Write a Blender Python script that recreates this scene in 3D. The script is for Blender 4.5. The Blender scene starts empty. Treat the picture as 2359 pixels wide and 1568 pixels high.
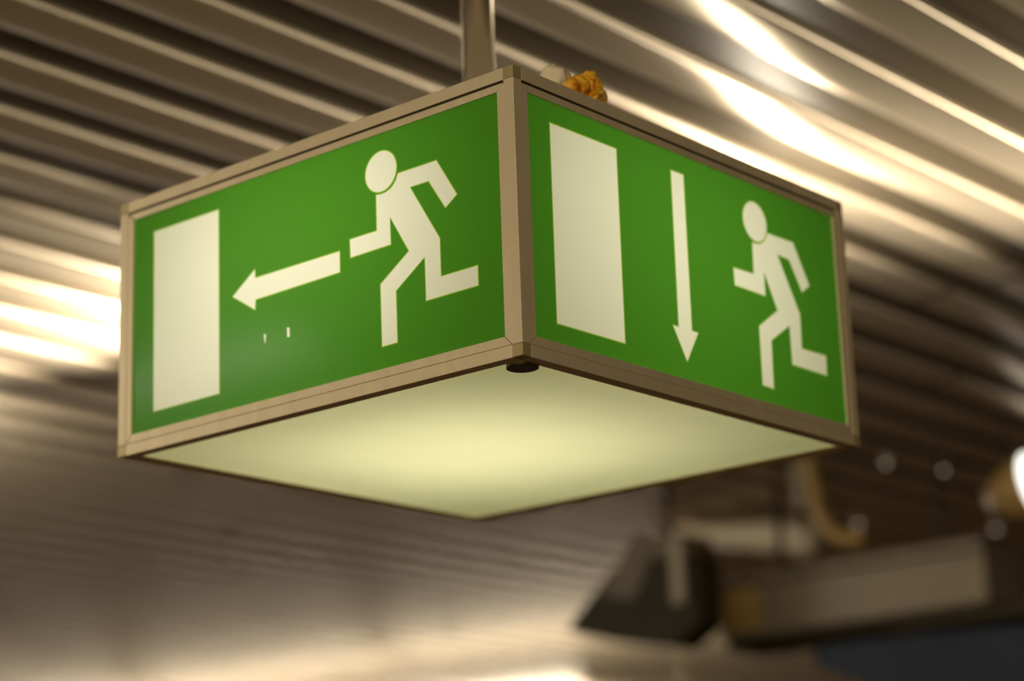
import bpy, bmesh, math, random
from mathutils import Vector, Matrix, noise
from mathutils.geometry import delaunay_2d_cdt

random.seed(4)
SC = bpy.context.scene
COL = SC.collection

# ------------------------------------------------------------------ camera, world, exposure
SIGN_Z = 2.08                                  # height of the sign's underside above the floor
CAM = Vector((-1.22802, -1.02081, SIGN_Z - 0.43007))
Rw = ((0.6496679, -0.7594761, -0.0335810), (0.1814883, 0.1978406, -0.9632866), (0.7382368, 0.6197218, 0.2663667))
cam_data = bpy.data.cameras.new('camera')
cam = bpy.data.objects.new('camera', cam_data)
COL.objects.link(cam)
r, d, f = (Vector(v) for v in Rw)
m = Matrix((r, -d, -f)).transposed().to_4x4()
m.translation = CAM
cam.matrix_world = m
cam_data.sensor_width = 36.0
cam_data.lens = 5177.29 / 2359 * 36.0
cam_data.clip_start = 0.02
cam_data.dof.use_dof = True
cam_data.dof.focus_distance = 1.70
cam_data.dof.aperture_fstop = 3.3
SC.camera = cam

SC.view_settings.view_transform = 'Standard'
SC.view_settings.look = 'None'
SC.view_settings.gamma = 1.0
SC.view_settings.use_curve_mapping = False
SC.view_settings.exposure = 0.0

world = bpy.data.worlds.new('station_air')
SC.world = world
world.use_nodes = True
bg = world.node_tree.nodes['Background']
bg.inputs[0].default_value = (1.0, 0.68, 0.32, 1)
bg.inputs[1].default_value = 0.035

TUBE_EMIT = 40.0
UPLIGHT_W = 60.0
TUBE_COL = (1.0, 0.90, 0.74)

# added fill behind the viewer: one broad soft light to lift the frame
ad = bpy.data.lights.new('added_front_fill', 'AREA')
ad.shape = 'RECTANGLE'; ad.size = 2.6; ad.size_y = 0.40; ad.energy = 51.0; ad.color = (1.0, 0.86, 0.60)
ao = bpy.data.objects.new('added_front_fill', ad); COL.objects.link(ao)
ao.location = (-3.35, -1.6, SIGN_Z + 0.30)
ao.rotation_euler = (ao.location - Vector((0.1, 0.1, SIGN_Z + 0.30))).to_track_quat('Z', 'Y').to_euler()

# ------------------------------------------------------------------ helpers
def tag(o, label=None, cat=None, group=None, kind=None):
    if label: o['label'] = label
    if cat: o['category'] = cat
    if group: o['group'] = group
    if kind: o['kind'] = kind
    return o

def link(name, me, mats, parent=None, loc=None):
    o = bpy.data.objects.new(name, me)
    COL.objects.link(o)
    if not isinstance(mats, (list, tuple)): mats = [mats]
    if not me.materials:
        for mm in mats: me.materials.append(mm)
    if parent: o.parent = parent
    if loc is not None: o.location = loc
    return o

def obj(name, bm, mats, parent=None, loc=None, smooth=False, bevel=0.0):
    if bevel:
        bmesh.ops.bevel(bm, geom=list(bm.edges), offset=bevel, segments=2, affect='EDGES', profile=0.6)
    bmesh.ops.recalc_face_normals(bm, faces=bm.faces[:])
    me = bpy.data.meshes.new(name)
    bm.to_mesh(me); bm.free()
    if smooth:
        for p in me.polygons: p.use_smooth = True
    return link(name, me, mats, parent, loc)

def empty(name, loc=(0, 0, 0)):
    o = bpy.data.objects.new(name, None)
    o.empty_display_size = 0.05
    COL.objects.link(o)
    o.location = loc
    return o

def add_box(bm, a, b):
    a, b = Vector(a), Vector(b)
    mat = Matrix.Translation((a + b) / 2) @ Matrix.Diagonal((*(b - a), 1))
    return bmesh.ops.create_cube(bm, size=1.0, matrix=mat)

def box(a, b):
    bm = bmesh.new(); add_box(bm, a, b); return bm

def add_tube(bm, pts, rad, seg=16, cap=True):
    pts = [Vector(p) for p in pts]
    rads = rad if isinstance(rad, (list, tuple)) else [rad] * len(pts)
    rings = []
    ref = None
    for i, p in enumerate(pts):
        t = (pts[min(i + 1, len(pts) - 1)] - pts[max(i - 1, 0)]).normalized()
        if ref is None:
            ref = t.orthogonal().normalized()
        ref = (ref - t * ref.dot(t)).normalized()
        bi = t.cross(ref)
        rings.append([bm.verts.new(p + (ref * math.cos(2 * math.pi * k / seg) + bi * math.sin(2 * math.pi * k / seg)) * rads[i]) for k in range(seg)])
    for a, b in zip(rings, rings[1:]):
        for k in range(seg):
            bm.faces.new((a[k], a[(k + 1) % seg], b[(k + 1) % seg], b[k]))
    if cap:
        bm.faces.new(rings[0][::-1]); bm.faces.new(rings[-1])

def tube(pts, rad, seg=16):
    bm = bmesh.new(); add_tube(bm, pts, rad, seg); return bm

def prism(poly, axis, a, b):
    """polygon in the two other axes, extruded from a to b along axis (0=x 1=y 2=z)"""
    bm = bmesh.new()
    def at(p, w):
        if axis == 0: return (w, p[0], p[1])
        if axis == 1: return (p[0], w, p[1])
        return (p[0], p[1], w)
    lo = [bm.verts.new(at(p, a)) for p in poly]
    hi = [bm.verts.new(at(p, b)) for p in poly]
    n = len(poly)
    for i in range(n):
        bm.faces.new((lo[i], lo[(i + 1) % n], hi[(i + 1) % n], hi[i]))
    bm.faces.new(lo[::-1]); bm.faces.new(hi)
    return bm

# ------------------------------------------------------------------ materials
def new_mat(name):
    mt = bpy.data.materials.new(name)
    mt.use_nodes = True
    nt = mt.node_tree
    return mt, nt, nt.nodes['Principled BSDF']

def metal(name, col, rough=0.4, metallic=0.8, var=0.12, scale=(40, 40, 40), bump=0.0, spec=0.5):
    mt, nt, b = new_mat(name)
    tc = nt.nodes.new('ShaderNodeTexCoord')
    mp = nt.nodes.new('ShaderNodeMapping'); mp.inputs['Scale'].default_value = scale
    nz = nt.nodes.new('ShaderNodeTexNoise'); nz.inputs['Scale'].default_value = 1.0; nz.inputs['Detail'].default_value = 5
    rp = nt.nodes.new('ShaderNodeValToRGB')
    rp.color_ramp.elements[0].position = 0.3; rp.color_ramp.elements[1].position = 0.7
    rp.color_ramp.elements[0].color = (*[c * (1 - var) for c in col], 1)
    rp.color_ramp.elements[1].color = (*[min(1, c * (1 + var)) for c in col], 1)
    nt.links.new(tc.outputs['Object'], mp.inputs['Vector'])
    nt.links.new(mp.outputs['Vector'], nz.inputs['Vector'])
    nt.links.new(nz.outputs['Fac'], rp.inputs['Fac'])
    nt.links.new(rp.outputs['Color'], b.inputs['Base Color'])
    b.inputs['Metallic'].default_value = metallic
    b.inputs['Roughness'].default_value = rough
    b.inputs['Specular IOR Level'].default_value = spec
    if bump:
        bp = nt.nodes.new('ShaderNodeBump'); bp.inputs['Strength'].default_value = bump; bp.inputs['Distance'].default_value = 0.001
        nt.links.new(nz.outputs['Fac'], bp.inputs['Height'])
        nt.links.new(bp.outputs['Normal'], b.inputs['Normal'])
    return mt

def emitter(name, col, strength):
    mt = bpy.data.materials.new(name); mt.use_nodes = True
    nt = mt.node_tree; nt.nodes.clear()
    o = nt.nodes.new('ShaderNodeOutputMaterial'); e = nt.nodes.new('ShaderNodeEmission')
    e.inputs[0].default_value = (*col, 1); e.inputs[1].default_value = strength
    nt.links.new(e.outputs[0], o.inputs[0])
    return mt

def translucent(name, col, trans=0.7, rough=0.35, gloss=0.04, var=0.03, scale=9.0, diffuse=None):
    """acrylic sheet: part of the lamp light inside comes through, the rest is an ordinary satin surface"""
    mt = bpy.data.materials.new(name); mt.use_nodes = True
    nt = mt.node_tree; nt.nodes.clear()
    N = nt.nodes.new
    o = N('ShaderNodeOutputMaterial')
    tc = N('ShaderNodeTexCoord'); nz = N('ShaderNodeTexNoise'); nz.inputs['Scale'].default_value = scale; nz.inputs['Detail'].default_value = 4
    rp = N('ShaderNodeValToRGB')
    rp.color_ramp.elements[0].color = (*[c * (1 - var) for c in col], 1)
    rp.color_ramp.elements[1].color = (*[min(1, c * (1 + var)) for c in col], 1)
    nt.links.new(tc.outputs['Object'], nz.inputs['Vector']); nt.links.new(nz.outputs['Fac'], rp.inputs['Fac'])
    tl = N('ShaderNodeBsdfTranslucent'); df = N('ShaderNodeBsdfDiffuse'); gl = N('ShaderNodeBsdfGlossy')
    gl.inputs['Roughness'].default_value = rough
    nt.links.new(rp.outputs['Color'], tl.inputs['Color'])
    if diffuse: df.inputs['Color'].default_value = (*diffuse, 1)
    else: nt.links.new(rp.outputs['Color'], df.inputs['Color'])
    m1 = N('ShaderNodeMixShader'); m1.inputs[0].default_value = trans
    m2 = N('ShaderNodeMixShader'); m2.inputs[0].default_value = gloss
    nt.links.new(df.outputs[0], m1.inputs[1]); nt.links.new(tl.outputs[0], m1.inputs[2])
    nt.links.new(m1.outputs[0], m2.inputs[1]); nt.links.new(gl.outputs[0], m2.inputs[2])
    nt.links.new(m2.outputs[0], o.inputs[0])
    return mt

M = {}
M['slat'] = metal('satin_slat_metal', (0.80, 0.67, 0.48), 0.40, 0.65, 0.06, (0.6, 30, 30))
def brushed(mt, amount):
    # rolled sheet: the sheen is drawn out along the length of the slats
    nt = mt.node_tree; b = nt.nodes['Principled BSDF']
    t = nt.nodes.new('ShaderNodeCombineXYZ'); t.inputs[0].default_value = 1.0
    b.inputs['Anisotropic'].default_value = amount
    nt.links.new(t.outputs[0], b.inputs['Tangent'])
brushed(M['slat'], 0.85)
M['recess'] = metal('recess_metal', (0.13, 0.10, 0.06), 0.5, 0.2, 0.10, (0.8, 20, 20), 0.0, 0.25)
brushed(M['recess'], 0.8)
M['floor'] = metal('station_floor', (0.11, 0.066, 0.026), 0.6, 0.0, 0.25, (3, 3, 3))
M['alu'] = metal('anodised_aluminium', (0.88, 0.74, 0.49), 0.48, 0.35, 0.05, (60, 60, 8), 0.05)
M['corner'] = metal('corner_block_plastic', (0.55, 0.45, 0.22), 0.45, 0.35, 0.08, (80, 80, 80))
M['white_inner'] = metal('white_inner', (0.85, 0.84, 0.78), 0.7, 0.0, 0.02)
M['green'] = translucent('green_acrylic', (0.088, 0.315, 0.024), 0.72, 0.15, 0.008, 0.03, 7.0, (0.06, 0.20, 0.015))
M['picto'] = translucent('cream_acrylic', (0.97, 0.94, 0.80), 0.88, 0.22, 0.02, 0.015, 7.0)
M['fringe'] = translucent('light_bleed_rim', (0.40, 0.60, 0.05), 0.72, 0.3, 0.02, 0.02)  # yellow-green rim colour imitates light bleeding round the pictograms
M['opal'] = translucent('opal_diffuser', (0.76, 0.73, 0.48), 0.8, 0.3, 0.02, 0.05, 14.0)
M['tube'] = emitter('fluorescent_tube', TUBE_COL, TUBE_EMIT)
M['tube_far'] = emitter('fluorescent_tube_far', TUBE_COL, 85.0)
M['socket'] = metal('lamp_socket', (0.5, 0.47, 0.4), 0.4, 0.2)
M['steel'] = metal('steel_pole', (0.85, 0.72, 0.52), 0.24, 0.85, 0.05, (40, 40, 2))
M['lens'] = metal('dark_lens', (0.020, 0.008, 0.006), 0.35, 0.0, 0.4, (300, 300, 300))
M['lens_rim'] = metal('lens_rim', (0.30, 0.27, 0.13), 0.5, 0.0)
M['dark_tan_case'] = metal('dark_tan_case', (0.11, 0.08, 0.035), 0.5, 0.0, 0.1, (12, 12, 12))
M['grey_case'] = metal('grey_case', (0.26, 0.21, 0.14), 0.45, 0.2, 0.05, (10, 10, 10))
M['tan_case'] = metal('tan_case', (0.42, 0.27, 0.09), 0.45, 0.1, 0.1, (12, 12, 12))
M['dark_case'] = metal('dark_case', (0.034, 0.026, 0.013), 0.6, 0.0, 0.1, (12, 12, 12), 0.0, 0.2)
M['blue_case'] = metal('blue_black_case', (0.030, 0.042, 0.062), 0.6, 0.0, 0.15, (8, 8, 8), 0.0, 0.2)
M['lit_slat_pale'] = metal('lit_slat_pale', (0.9, 0.78, 0.56), 0.4, 0.1, 0.05, (10, 10, 10))
M['spot_glow'] = emitter('spot_lamp_face', (1.0, 0.97, 0.86), 2.5)
M['pin_glow'] = emitter('pin_lamp_or_glint', (1.0, 0.80, 0.56), 0.9)

# ------------------------------------------------------------------ ceiling of metal slats
H = 1.0                                        # slat faces above the camera
def rel(x, y, z):                              # metres from the camera along the station's own axes
    return Vector((CAM.x + x, CAM.y + y, CAM.z + z))
PITCH = 0.1368
floor_o = obj('floor', box((-12, -12, -0.1), (22, 22, 0)), M['floor']); tag(floor_o, kind='structure')
ceil_root = empty('ceiling', (CAM.x, CAM.y, CAM.z + H)); tag(ceil_root, kind='structure')
RD = 0.012                                     # how far the recess lies above the slat faces
bm = box((-4, -3, RD), (10, 9.0, RD + 0.03))
obj('recess_sheet', bm, M['recess'], ceil_root)

def slat_mesh():
    # section in (y, z): plain side, rounded near edge, nearly flat face, tight far edge
    sec = [(0.000, RD)]
    sec += [(0.000, 0.0080)]
    for k in range(1, 7):
        a = math.pi / 2 * k / 7
        sec.append((0.010 * (1 - math.cos(a)), 0.0022 + 0.0058 * (1 - math.sin(a))))
    sec += [(0.022, 0.0012), (0.035, 0.0005), (0.048, 0.0001), (0.060, 0.0003), (0.0665, 0.0012), (0.0685, 0.0035), (0.0690, RD)]
    bm = bmesh.new()
    lo = [bm.verts.new((0, y, z)) for y, z in sec]
    hi = [bm.verts.new((1, y, z)) for y, z in sec]
    for i in range(len(sec) - 1):
        fc = bm.faces.new((lo[i], lo[i + 1], hi[i + 1], hi[i])); fc.smooth = True
    bm.faces.new(lo[::-1]); bm.faces.new(hi)
    bmesh.ops.recalc_face_normals(bm, faces=bm.faces[:])
    for e in bm.edges:
        if len(e.link_faces) == 2 and e.calc_face_angle(0) > 0.6: e.smooth = False
    me = bpy.data.meshes.new('slat'); bm.to_mesh(me); bm.free()
    me.materials.append(M['slat'])
    return me
SLAT = slat_mesh()
Y0 = 1.261
k = -28
while True:
    y = Y0 + k * PITCH
    if y > 8.8: break
    j = 3.07 + [0.0, -0.62, 1.4, 0.5, -0.3, 2.2, 0.9][(k - 2) % 7] if k != 3 else 3.07
    for a, b in ((-4.0, j), (j + 0.014, 10.0)):
        s = bpy.data.objects.new('slat', SLAT); COL.objects.link(s)
        s.parent = ceil_root; s.location = (a, y, 0); s.scale = (b - a, 1, 1)
    k += 1

# ------------------------------------------------------------------ fluorescent tubes under the slats
def tube_mesh():
    return tube([(0, 0.03, 0), (0, 1.26, 0)], 0.013, 10)
def make_luminaire(label, loc):
    t = tag(empty('tube_luminaire', loc), label, 'luminaire', 'bare tubes under the slats')
    obj('lamp_tube', tube_mesh(), M['tube'], t)
    for y in (0.0, 1.26):
        obj('end_socket', box((-0.016, y, -0.018), (0.016, y + 0.03, 0.018)), M['socket'], t, bevel=0.002)
        obj('hanger_rod', tube([(0, y + 0.015, 0.018), (0, y + 0.015, H - (loc[2] - CAM.z))], 0.004, 8), M['steel'], t)
    return t
def copy_tree(o, loc, label):
    c = o.copy(); COL.objects.link(c); c.location = loc; c['label'] = label
    for ch in list(o.children):
        q = ch.copy(); COL.objects.link(q); q.parent = c
    return c
T = 0.10
FAR_TUBE = bpy.data.meshes.new('lamp_tube')
bm = tube_mesh(); bm.to_mesh(FAR_TUBE); bm.free(); FAR_TUBE.materials.append(M['tube_far'])
first = make_luminaire('bare fluorescent tube beyond the exit sign left end', rel(2.365, 3.24, H - T))
for (x, y, lab) in ((6.75, 5.35, 'bare fluorescent tube in the far row, first past the sign'),
                    (6.75, 6.64, 'bare fluorescent tube in the far row, second past the sign'),
                    (6.75, 7.93, 'bare fluorescent tube in the far row, third past the sign'),
                    (6.75, 9.22, 'bare fluorescent tube in the far row, fourth past the sign'),
                    (0.20, 2.25, 'added unseen tube off to the left to light the sign, nearer one'),  # this tube and the next are added out of view to light the left face
                    (0.20, 3.60, 'added unseen tube off to the left to light the sign, farther one')):
    c = copy_tree(first, rel(x, y, H - T), lab)
    if 'far row' in lab:
        for ch in c.children:
            if ch.name.startswith('lamp_tube'):
                ch.data = FAR_TUBE

make_luminaire('bare fluorescent tube hung lower in the middle row, nearest one', rel(5.72, 4.15, 0.70))
make_luminaire('bare fluorescent tube hung lower in the middle row, middle one', rel(5.72, 5.47, 0.70))
make_luminaire('bare fluorescent tube hung lower in the middle row, farther one', rel(5.72, 6.82, 0.70))
M['bulb'] = emitter('bulb_glass', TUBE_COL, 700.0)
M['bulb_weak'] = emitter('bulb_glass_weak', TUBE_COL, 300.0)
def bulb_lamp(x, y, drop, label, mat='bulb'):
    gl = tag(empty('bulb_lamp', rel(x, y, H)), label, 'lamp', 'bare bulbs behind the sign')
    bm = bmesh.new(); bmesh.ops.create_uvsphere(bm, u_segments=14, v_segments=10, radius=0.027, matrix=Matrix.Translation((0, 0, -drop)))
    obj('bulb', bm, M[mat], gl, smooth=True)
    obj('socket', tube([(0, 0, -drop + 0.024), (0, 0, RD)], [0.016, 0.012], 12), M['socket'], gl)
def uplight(x, y, z, aim, watts, label, cone=120):
    up = tag(empty('uplight', rel(x, y, z)), label, 'lamp', 'cup uplights under the slats')
    aim = Vector(aim).normalized()
    obj('cup', tube([-aim * 0.05, -aim * 0.045, -aim * 0.002], [0.010, 0.024, 0.034], 16), M['socket'], up, smooth=True)
    side = 0.03 if aim.x < 0 else -0.03
    obj('hanger_rod', tube([-aim * 0.03, -aim * 0.03 + Vector((side, 0, 0.02)), Vector((-aim.x * 0.03 + side, -aim.y * 0.03, H - z + RD))], 0.005, 8), M['steel'], up)
    ld = bpy.data.lights.new('uplight_lamp', 'SPOT'); ld.energy = watts; ld.color = TUBE_COL
    ld.spot_size = math.radians(cone); ld.spot_blend = 0.75; ld.shadow_soft_size = 0.025
    lo = bpy.data.objects.new('uplight_lamp', ld); COL.objects.link(lo); lo.parent = up; lo.location = aim * 0.03
    lo.rotation_euler = (-aim).to_track_quat('Z', 'Y').to_euler()
uplight(2.42, 2.60, 0.80, (-0.45, 0.20, 0.30), UPLIGHT_W, 'small cup-shaped uplight hidden behind the sign left end')
uplight(2.95, 1.00, 0.80, (-0.40, 0.25, 0.35), UPLIGHT_W * 0.6, 'added cup-shaped uplight off to the right to brighten the slats')  # added out of view to lengthen the bright streaks on the slats
bulb_lamp(2.43, 1.57, 0.150, 'bare bulb under the slats hidden behind the sign right end', 'bulb_weak')

# ------------------------------------------------------------------ exit sign
LX, LY, HZ = 0.4642, 0.4585, 0.230
BAR = 0.010
sign = tag(empty('exit_sign', (0, 0, SIGN_Z)), 'hanging cube-shaped green and cream lit exit sign with running figures in aluminium frame', 'exit sign')

def face_pt(face, u, z, dep):
    """face 0: x=0 (door and side arrow) 1: y=0 (down arrow) 2: x=LX 3: y=LY; dep = depth behind the frame's outer plane"""
    if face == 0: return (dep, u, z)
    if face == 1: return (u, dep, z)
    if face == 2: return (LX - dep, u, z)
    return (u, LY - dep, z)

# posts, rails and corner blocks
for x in (0, LX - BAR):
    for y in (0, LY - BAR):
        obj('frame_post', box((x, y, BAR), (x + BAR, y + BAR, HZ - BAR)), M['alu'], sign, bevel=0.0005)
        for z in (0, HZ - BAR):
            obj('corner_block', box((x, y, z + .0002), (x + BAR, y + BAR, z + BAR - .0002)), M['corner'], sign, bevel=0.0004)
G = 0.0003
for z in (0, HZ - BAR):
    for y in (0, LY - BAR):
        obj('frame_rail', box((BAR + G, y, z), (LX - BAR - G, y + BAR, z + BAR)), M['alu'], sign, bevel=0.0005)
    for x in (0, LX - BAR):
        obj('frame_rail', box((x, BAR + G, z), (x + BAR, LY - BAR - G, z + BAR)), M['alu'], sign, bevel=0.0005)

# beads that hold the panels: mitred strips just behind the frame's outer plane
IN_U, IN_LO, IN_HI = 0.0170, 0.0175, HZ - 0.0178
def bead(face, poly, d0=0.0007, d1=0.006):
    bm = bmesh.new()
    lo = [bm.verts.new(face_pt(face, u, z, d0)) for u, z in poly]
    hi = [bm.verts.new(face_pt(face, u, z, d1)) for u, z in poly]
    n = len(poly)
    for i in range(n):
        bm.faces.new((lo[i], lo[(i + 1) % n], hi[(i + 1) % n], hi[i]))
    bm.faces.new(lo); bm.faces.new(hi[::-1])
    obj('panel_bead', bm, M['alu'], sign, bevel=0.0003)
for face in range(4):
    L = LY if face in (0, 2) else LX
    e = 0.0002
    gu, gl, gt = BAR + 0.0002, BAR + 0.0003, HZ - BAR - 0.0018
    bead(face, [(gu, gl + e), (IN_U, IN_LO + e), (IN_U, IN_HI - e), (gu, IN_HI + 0.0050)], 0.0003)
    bead(face, [(L - gu, gl + e), (L - IN_U, IN_LO + e), (L - IN_U, IN_HI - e), (L - gu, IN_HI + 0.0050)], 0.0003)
    bead(face, [(gu + .0008, gl), (IN_U + .0006, IN_LO), (L - IN_U - .0006, IN_LO), (L - gu - .0008, gl)], 0.0003)
    bead(face, [(gu + .0014, gt), (gu + .0014, IN_HI + 0.0052), (IN_U + .0010, IN_HI), (L - IN_U - .0010, IN_HI), (L - gu - .0014, IN_HI + 0.0052), (L - gu - .0014, gt)], 0.0010)
for face in range(4):
    L = LY if face in (0, 2) else LX
    bm = bmesh.new()
    a, b = Vector(face_pt(face, BAR + .0003, HZ - 0.0130, 0.0017)), Vector(face_pt(face, L - BAR - .0003, HZ - 0.0098, 0.0023))
    add_box(bm, [min(a[i], b[i]) for i in range(3)], [max(a[i], b[i]) for i in range(3)])
    obj('groove_strip', bm, M['dark_case'], sign)  # dark backing added to stop inner lamp light leaking through the groove
# ledge round the underside and round the top
for nm, z0, z1 in (('bottom_ledge', 0.0012, 0.004), ('top_ledge', HZ - 0.004, HZ - 0.0012)):
    W = 0.0045
    for a, b in (((BAR, BAR), (LX - BAR, BAR + W)), ((BAR, LY - BAR - W), (LX - BAR, LY - BAR)),
                 ((BAR, BAR + W), (BAR + W, LY - BAR - W)), ((LX - BAR - W, BAR + W), (LX - BAR, LY - BAR - W))):
        obj(nm, box((*a, z0), (*b, z1)), M['alu'], sign)

# pictograms, drawn in (u, z) metres on each face
def circle(c, rad, n=40):
    return [(c[0] + rad * math.cos(2 * math.pi * i / n), c[1] + rad * math.sin(2 * math.pi * i / n)) for i in range(n)]
def area(p):
    return 0.5 * sum(p[i][0] * p[(i + 1) % len(p)][1] - p[(i + 1) % len(p)][0] * p[i][1] for i in range(len(p)))
def grow(p, w):
    if area(p) < 0: p = p[::-1]
    out = []
    n = len(p)
    for i in range(n):
        a, b, c = Vector(p[i - 1]), Vector(p[i]), Vector(p[(i + 1) % n])
        e1, e2 = (b - a).normalized(), (c - b).normalized()
        n1, n2 = Vector((e1.y, -e1.x)), Vector((e2.y, -e2.x))
        bis = n1 + n2
        k = w / max(0.35, (1 + n1.dot(n2)) / 2) / 2
        q = b + bis * k
        out.append((q.x, q.y))
    return out
def inside(pt, poly):
    x, y = pt; res = False
    for i in range(len(poly)):
        x1, y1 = poly[i]; x2, y2 = poly[i - 1]
        if (y1 > y) != (y2 > y) and x < (x2 - x1) * (y - y1) / (y2 - y1) + x1: res = not res
    return res

LEFT = {
 'doorway_symbol': [[(0.4160, 0.1953), (0.3334, 0.1953), (0.3322, 0.0341), (0.4148, 0.0338)]],
 'arrow_symbol': [[(0.31524, 0.11425), (0.28864, 0.13198), (0.28850, 0.12430), (0.18994, 0.12470), (0.18980, 0.10740), (0.28800, 0.10590), (0.28863, 0.09735)]],
 'runner_symbol': [[(0.14804, 0.16192), (0.14302, 0.16124), (0.13769, 0.16164), (0.13235, 0.16331), (0.1285, 0.16639), (0.12569, 0.16997), (0.12407, 0.17396), (0.08297, 0.1741), (0.06268, 0.14136), (0.07461, 0.13362), (0.0915, 0.15959), (0.11161, 0.15955), (0.08149, 0.11005), (0.08124, 0.07901), (0.04364, 0.07932), (0.04355, 0.06383), (0.09692, 0.06334), (0.09739, 0.09882), (0.12879, 0.07829), (0.12845, 0.03646), (0.14449, 0.03627), (0.14502, 0.087), (0.11373, 0.10737), (0.13357, 0.14013), (0.13341, 0.11746), (0.17733, 0.11677), (0.17796, 0.1318), (0.148, 0.13197)],
                   circle((0.14255, 0.18060), 0.01695)],
 'paint_chip': [[(0.2783, 0.0738), (0.2755, 0.0732), (0.2766, 0.0661), (0.2773, 0.0663)],
                [(0.2510, 0.0740), (0.2480, 0.0733), (0.2477, 0.0660), (0.2488, 0.0653), (0.2508, 0.0660)],
                [(0.0187, 0.1173), (0.0168, 0.1182), (0.0168, 0.1150)]],
}
RIGHT = {
 'doorway_symbol': [[(0.0456, 0.1949), (0.12895, 0.1951), (0.12845, 0.03355), (0.0449, 0.03354)]],
 'arrow_symbol': [[(0.20270, 0.19548), (0.21970, 0.19560), (0.21949, 0.06100), (0.22787, 0.06060), (0.21079, 0.03382), (0.19402, 0.06073), (0.20180, 0.06082)]],
 'runner_symbol': [[(0.31653, 0.15832), (0.32062, 0.15838), (0.32645, 0.15907), (0.33297, 0.16201), (0.33813, 0.16737), (0.34116, 0.17215), (0.38055, 0.17256), (0.40221, 0.13769), (0.39013, 0.12931), (0.37252, 0.1555), (0.35398, 0.15617), (0.38382, 0.10754), (0.38318, 0.07602), (0.42152, 0.07654), (0.42098, 0.05884), (0.36674, 0.05924), (0.3663, 0.09426), (0.33595, 0.07509), (0.33472, 0.03199), (0.31854, 0.03278), (0.31898, 0.08412), (0.34919, 0.10386), (0.33145, 0.13551), (0.33108, 0.11384), (0.28605, 0.11418), (0.28561, 0.12908), (0.31586, 0.12975)],
                   circle((0.32235, 0.17860), 0.01765)],
}
PANEL_D = 0.0025
def sign_panel(face, pics, ring):
    L = LY if face in (0, 2) else LX
    u0, u1, z0, z1 = 0.0110, L - 0.0110, 0.0110, HZ - 0.0110
    pv, pe, polys = [], [], []
    def put(poly):
        s = len(pv)
        pv.extend(Vector(p) for p in poly)
        pe.extend((s + i, s + (i + 1) % len(poly)) for i in range(len(poly)))
    put([(u0, z0), (u1, z0), (u1, z1), (u0, z1)])
    for nm, ps in pics.items():
        for p in ps:
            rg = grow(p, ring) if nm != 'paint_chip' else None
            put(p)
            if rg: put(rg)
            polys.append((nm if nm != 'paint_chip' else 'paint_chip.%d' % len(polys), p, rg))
    # a light grid keeps the triangles of the green ground regular
    v2, e2, f2, *_ = delaunay_2d_cdt(pv, pe, [], 0, 1e-6)
    groups = {}
    for fc in f2:
        c = sum((v2[i] for i in fc), Vector((0, 0))) / len(fc)
        key = ('green_panel', 0)
        for nm, p, rg in polys:
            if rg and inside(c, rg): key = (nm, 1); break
        for nm, p, rg in polys:
            if inside(c, p): key = (nm, 0); break
        groups.setdefault(key[0], []).append((fc, key[1]))
    def mesh(nm, parent, mats):
        bm = bmesh.new(); vs = {}
        for fc, mi in groups[nm]:
            q = []
            for i in fc:
                if i not in vs: vs[i] = bm.verts.new(face_pt(face, v2[i].x, v2[i].y, PANEL_D))
                q.append(vs[i])
            g = bm.faces.new(q); g.material_index = mi
        nm = nm.split('.')[0]
        me = bpy.data.meshes.new(nm); bm.normal_update(); bm.to_mesh(me); bm.free()
        return link(nm, me, mats, parent)
    pan = mesh('green_panel', sign, [M['green']])
    for nm in groups:
        if nm == 'green_panel': continue
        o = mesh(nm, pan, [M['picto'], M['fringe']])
        nm = nm.split('.')[0]
        tag(o, {'doorway_symbol': 'cream upright rectangle of a doorway',
                'arrow_symbol': 'cream arrow pointing sideways' if face == 0 else 'cream arrow pointing down',
                'runner_symbol': 'cream running figure', 'paint_chip': 'small pale chip where green is scraped off'}[nm])
    return pan
tag(sign_panel(0, LEFT, 0.0008), 'green panel with doorway, sideways arrow and running figure')
tag(sign_panel(1, RIGHT, 0.0010), 'green panel with doorway, downward arrow and running figure')
sign_panel(2, {}, 0.001); sign_panel(3, {}, 0.001)
# opal underside and white lid
bm = bmesh.new()
q = [bm.verts.new(p) for p in ((0.008, 0.008, 0.0022), (0.008, LY - 0.008, 0.0022), (LX - 0.008, LY - 0.008, 0.0022), (LX - 0.008, 0.008, 0.0022))]
bm.faces.new(q)
tag(obj('opal_diffuser', bm, M['opal'], sign), 'pale yellowish opal underside lit from within')
obj('lid', box((0.008, 0.008, HZ - 0.006), (LX - 0.008, LY - 0.008, HZ - 0.003)), M['white_inner'], sign)
# round indicator near the front corner of the underside
cx, cy = 0.0276, 0.0238
bm = tube([(cx, cy, 0.0025), (cx, cy, -0.0007)], 0.0124, 32)
ind = obj('indicator_rim', bm, M['lens_rim'], sign)
obj('indicator_lens', tube([(cx, cy, -0.0002), (cx, cy, -0.0012)], [0.0119, 0.0114], 32), M['lens'], ind)
tag(ind, 'round dark indicator button')
# the lamps inside
def inner_lamp(name, loc, watts, size):
    ld = bpy.data.lights.new(name, 'POINT'); ld.energy = watts; ld.shadow_soft_size = size; ld.color = (1.0, 0.95, 0.80)
    lo = bpy.data.objects.new(name, ld); COL.objects.link(lo); lo.parent = sign; lo.location = loc
for px_, py_ in ((0.160, 0.185), (0.290, 0.185), (0.160, 0.315), (0.290, 0.315)):
    inner_lamp('inner_lamp', (px_, py_, 0.150), 0.335, 0.02)
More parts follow.
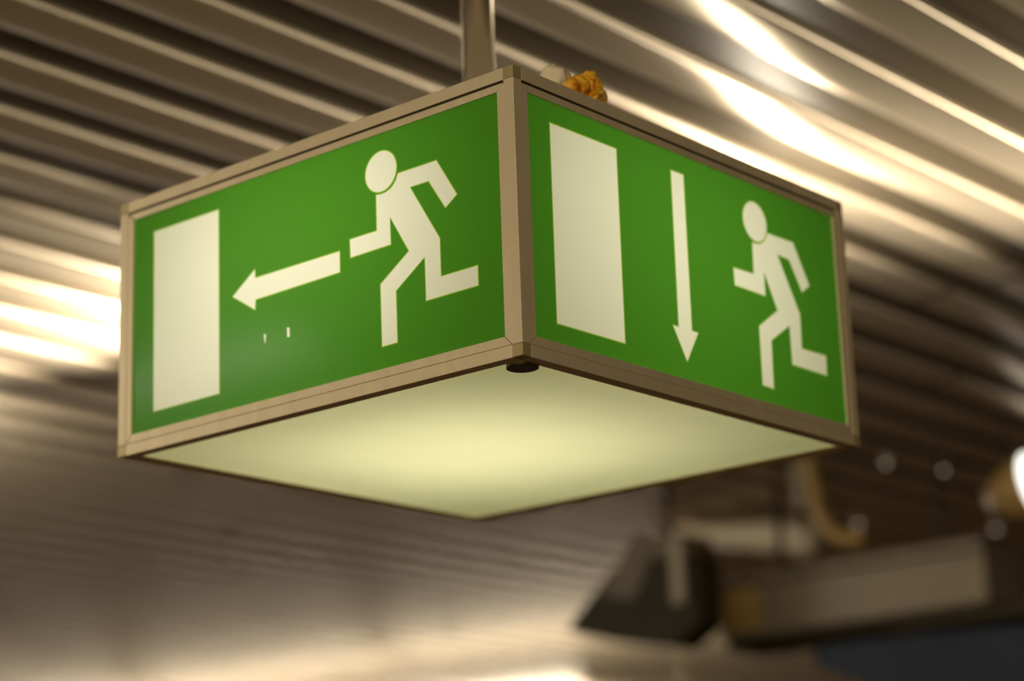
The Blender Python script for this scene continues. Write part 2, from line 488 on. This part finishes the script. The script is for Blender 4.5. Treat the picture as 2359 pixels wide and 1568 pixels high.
# pole with collar
obj('pole_collar', tube([(LX / 2, LY / 2, HZ - 0.003), (LX / 2, LY / 2, HZ + 0.012)], 0.022, 32), M['steel'], sign)
obj('pole', tube([(LX / 2 - 0.002, LY / 2 + 0.002, HZ + 0.012), (LX / 2 - 0.002, LY / 2 + 0.002, H + 0.43007 + RD)], 0.0147, 32), M['steel'], sign, smooth=True)
sign.children[-1].data.polygons[-1].use_smooth = False

# ------------------------------------------------------------------ scrap on the sign's top edge
def lump(lobes, centre, sub=4, rough=0.003, seed=0.0):
    bm = bmesh.new()
    bmesh.ops.create_icosphere(bm, subdivisions=sub, radius=1.0)
    c = Vector(centre)
    for v in bm.verts:
        dr = v.co.normalized()
        best = 0.001
        for (lc, lr) in lobes:
            oc = Vector(lc) - c
            b = dr.dot(oc); h = b * b - oc.length_squared + lr * lr
            if h > 0: best = max(best, b + math.sqrt(h))
        n = noise.noise(dr * 3.3 + Vector((seed, 0, 0))) + 0.5 * noise.noise(dr * 8.0 + Vector((0, seed, 0)))
        v.co = c + dr * max(0.001, best + rough * n)
    return bm
mt, nt, b = new_mat('orange_crumb')
tc = nt.nodes.new('ShaderNodeTexCoord'); nz = nt.nodes.new('ShaderNodeTexNoise'); nz.inputs['Scale'].default_value = 75; nz.inputs['Detail'].default_value = 4
rp = nt.nodes.new('ShaderNodeValToRGB'); rp.color_ramp.elements[0].color = (0.55, 0.09, 0.005, 1); rp.color_ramp.elements[1].color = (0.98, 0.55, 0.04, 1)
rp.color_ramp.elements[0].position = 0.30; rp.color_ramp.elements[1].position = 0.62
el = rp.color_ramp.elements.new(0.40); el.color = (0.95, 0.42, 0.015, 1)
nt.links.new(tc.outputs['Object'], nz.inputs['Vector']); nt.links.new(nz.outputs['Fac'], rp.inputs['Fac']); nt.links.new(rp.outputs['Color'], b.inputs['Base Color'])
b.inputs['Roughness'].default_value = 0.6; b.inputs['Subsurface Weight'].default_value = 0.2; b.inputs['Subsurface Radius'].default_value = (0.01, 0.004, 0.001); b.inputs['Subsurface Scale'].default_value = 0.5
M['orange'] = mt
M['pale'] = metal('pale_crumb', (0.95, 0.78, 0.55), 0.7, 0.0, 0.12, (60, 60, 60))
scrap = tag(empty('popcorn_piece', (0, 0, SIGN_Z + HZ)), 'crumpled orange and whitish popcorn-like scrap lying on the exit sign', 'scrap')
obj('orange_lobe', lump([((0.107, 0.012, 0.012), 0.0135), ((0.108, 0.011, 0.020), 0.0085), ((0.094, 0.011, 0.010), 0.0100), ((0.083, 0.010, 0.008), 0.0080), ((0.119, 0.012, 0.009), 0.0085), ((0.1285, 0.012, 0.0042), 0.0045)],
                        (0.106, 0.012, 0.010), 5, 0.0022, 3.1), M['orange'], scrap, smooth=True)
obj('pale_lobe', lump([((0.075, 0.020, 0.013), 0.0125), ((0.086, 0.021, 0.017), 0.0085), ((0.069, 0.020, 0.006), 0.007)], (0.078, 0.022, 0.009), 4, 0.002, 7.7), M['pale'], scrap, smooth=True)

# ------------------------------------------------------------------ things hanging further off
# grey box display along the platform
root = tag(empty('hanging_display_box', rel(4.0, 2.48, 0.64)), 'long grey box display hanging blurred below and right of exit sign', 'display')
P = lambda *v: rel(*v) - root.location
bm = box(P(4.0, 2.15, 0.655), P(4.16, 2.80, 0.765)); obj('case', bm, M['grey_case'], root, bevel=0.008)
bm = box(P(3.995, 2.15, 0.767), P(4.165, 2.80, 0.788)); obj('top_rail', bm, M['grey_case'], root, bevel=0.004)
bm = box(P(3.996, 2.69, 0.668), P(4.003, 2.79, 0.758)); tag(obj('end_cap', bm, M['tan_case'], root, bevel=0.003), 'tan end plate')
bm = box(P(4.01, 2.16, 0.63), P(4.15, 2.79, 0.654)); tag(obj('base_tray', bm, M['dark_case'], root, bevel=0.006), 'dark underside tray')
for y in (2.28, 2.68):
    obj('hanger_rod', tube([P(4.08, y, 0.788), P(4.08, y, H)], 0.008, 10), M['dark_case'], root)
# J-shaped bracket
br = tag(empty('hook_bracket', rel(3.9, 2.5, H)), 'brown J-shaped hook bracket dropping from the ceiling behind sign corner', 'bracket')
Q = lambda *v: rel(*v) - br.location
pts = [Q(3.95, 2.515, H)] + [Q(3.95, 2.515 - 0.002 * k, H - 0.012 * k) for k in range(1, 7)]
for k in range(1, 9):
    a = math.pi / 2 * k / 8
    pts.append(Q(3.95, 2.503 - 0.085 * (1 - math.cos(a)), 0.928 - 0.11 * math.sin(a)))
pts.append(Q(3.95, 2.39, 0.816))
obj('hook_arm', tube(pts, 0.017, 14), M['tan_case'], br, smooth=True)
obj('strap', box(Q(3.97, 2.545, 0.90), Q(3.985, 2.57, H)), M['grey_case'], br)
# dark loudspeaker
sp = tag(empty('loudspeaker', rel(3.75, 2.85, 0.62)), 'dark wedge-shaped loudspeaker hanging blurred left of the grey box display', 'loudspeaker')
S = lambda *v: rel(*v) - sp.location
y_ = lambda v: CAM.y + v - sp.location.y
z_ = lambda v: CAM.z + v - sp.location.z
x_ = lambda v: CAM.x + v - sp.location.x
obj('cabinet', prism([(y_(2.90), z_(0.80)), (y_(3.035), z_(0.685)), (y_(2.90), z_(0.645)), (y_(2.75), z_(0.618)), (y_(2.68), z_(0.66)), (y_(2.68), z_(0.80))], 0, x_(3.76), x_(3.85)), M['dark_case'], sp, bevel=0.006)
obj('top_cover', prism([(y_(2.895), z_(0.802)), (y_(2.84), z_(0.868)), (y_(2.70), z_(0.845)), (y_(2.685), z_(0.802))], 0, x_(3.765), x_(3.845)), M['dark_tan_case'], sp, bevel=0.005)
tag(obj('side_plate', prism([(y_(2.87), z_(0.81)), (y_(2.93), z_(0.745)), (y_(2.84), z_(0.725)), (y_(2.79), z_(0.81))], 0, x_(3.752), x_(3.762)), M['dark_tan_case'], sp, bevel=0.002), 'tan side plate')
obj('mounting_bar', box(S(3.742, 2.703, 0.70), S(3.752, 2.735, 0.84)), M['grey_case'], sp, bevel=0.003)
obj('hanger_rod', tube([S(3.81, 2.78, 0.85), S(3.81, 2.78, H)], 0.008, 10), M['dark_case'], sp)
# pale rounded bar in place of a lit stretch of ceiling slats
hs = tag(empty('lit_slats_bar', rel(4.3, 2.9, 0.93)), 'pale rounded bar imitating a lit stretch of slats behind the loudspeaker', 'luminaire')
Hh = lambda *v: rel(*v) - hs.location
obj('pale_bar', tube([Hh(4.3, 3.14, 0.978), Hh(4.3, 3.12, 0.972), Hh(4.3, 2.80, 0.915), Hh(4.3, 2.745, 0.905), Hh(4.3, 2.725, 0.902)], [0.012, 0.022, 0.040, 0.043, 0.030], 18), M['lit_slat_pale'], hs, smooth=True)
obj('hanger_rod', tube([Hh(4.3, 2.82, 0.94), Hh(4.3, 2.82, H)], 0.006, 8), M['steel'], hs)
# blue-black display under the grey one
bx = tag(empty('blue_black_display', rel(3.6, 2.05, 0.44)), 'blue-black rounded box display at lower right below the grey one', 'display')
Bx = lambda *v: rel(*v) - bx.location
prof = [(2.30, 0.552), (2.313, 0.535), (2.300, 0.515), (2.235, 0.487), (2.15, 0.455), (2.05, 0.425), (1.60, 0.40), (1.60, 0.535), (1.95, 0.545), (2.15, 0.552)]
bm = prism([(y + CAM.y - bx.location.y, z + CAM.z - bx.location.z) for y, z in prof], 0, Bx(3.6, 0, 0).x, Bx(3.8, 0, 0).x)
obj('case', bm, M['blue_case'], bx, bevel=0.006)
obj('top_rail', box(Bx(3.59, 1.60, 0.556), Bx(3.81, 2.12, 0.580)), M['dark_case'], bx, bevel=0.004)
obj('hanger_rod', tube([Bx(3.72, 1.75, 0.58), Bx(3.72, 1.75, H)], 0.010, 10), M['dark_case'], bx)
# spotlight at the right edge
sl = tag(empty('spotlight', rel(3.95, 1.998, 0.862)), 'small hooded spotlight glowing white at the right edge beside grey display', 'spotlight')
ax = (r * 0.75 - d * 0.35 - f * 0.55).normalized()      # thrown sideways and a little up
c0 = Vector((0, 0, 0))
obj('hood', tube([c0 - ax * 0.10, c0 - ax * 0.06, c0 - ax * 0.005, c0], [0.026, 0.050, 0.072, 0.070], 20), M['tan_case'], sl, smooth=True)
obj('lamp_face', tube([c0 + ax * 0.001, c0 + ax * 0.004], [0.064, 0.062], 20), M['spot_glow'], sl)
obj('stem', tube([c0 - ax * 0.06, c0 - ax * 0.06 + Vector((0, 0, H - 0.86 + 0.03 - 0.048))], 0.008, 10), M['dark_case'], sl)
# pin lamps in the ceiling, small and far; last three imitate slat reflections
pins = (((4.221, 2.348), 1.0, 'tiny ceiling pin lamp right of the exit sign, brightest one'),
        ((4.068, 2.395), 0.4, 'tiny dim ceiling pin lamp just off the sign right corner'),
        ((4.62, 2.81), 0.7, 'tiny ceiling pin lamp above the grey box display'),
        ((4.95, 2.62), 0.8, 'tiny ceiling pin lamp at right end of grey box display'),
        ((4.85, 4.35), 0.8, 'tiny glowing dot imitating a slat reflection below the sign, topmost of three'),
        ((5.04, 4.51), 0.8, 'tiny glowing dot imitating a slat reflection below the sign, middle of three'),
        ((5.26, 4.71), 0.8, 'tiny glowing dot imitating a slat reflection below the sign, lowest of three'))
for (x, y), s, lab in pins:
    t = tag(empty('pin_lamp_or_glint', rel(x, y, H - 0.012)), lab, 'pin lamp', 'pin lamps in the ceiling')
    obj('bezel', tube([(0, 0, 0.036), (0, 0, 0)], 0.010, 14), M['socket'], t)
    obj('lamp_face', tube([(0, 0, -0.0005), (0, 0, -0.003)], 0.0075 * math.sqrt(s), 14), M['pin_glow'], t)
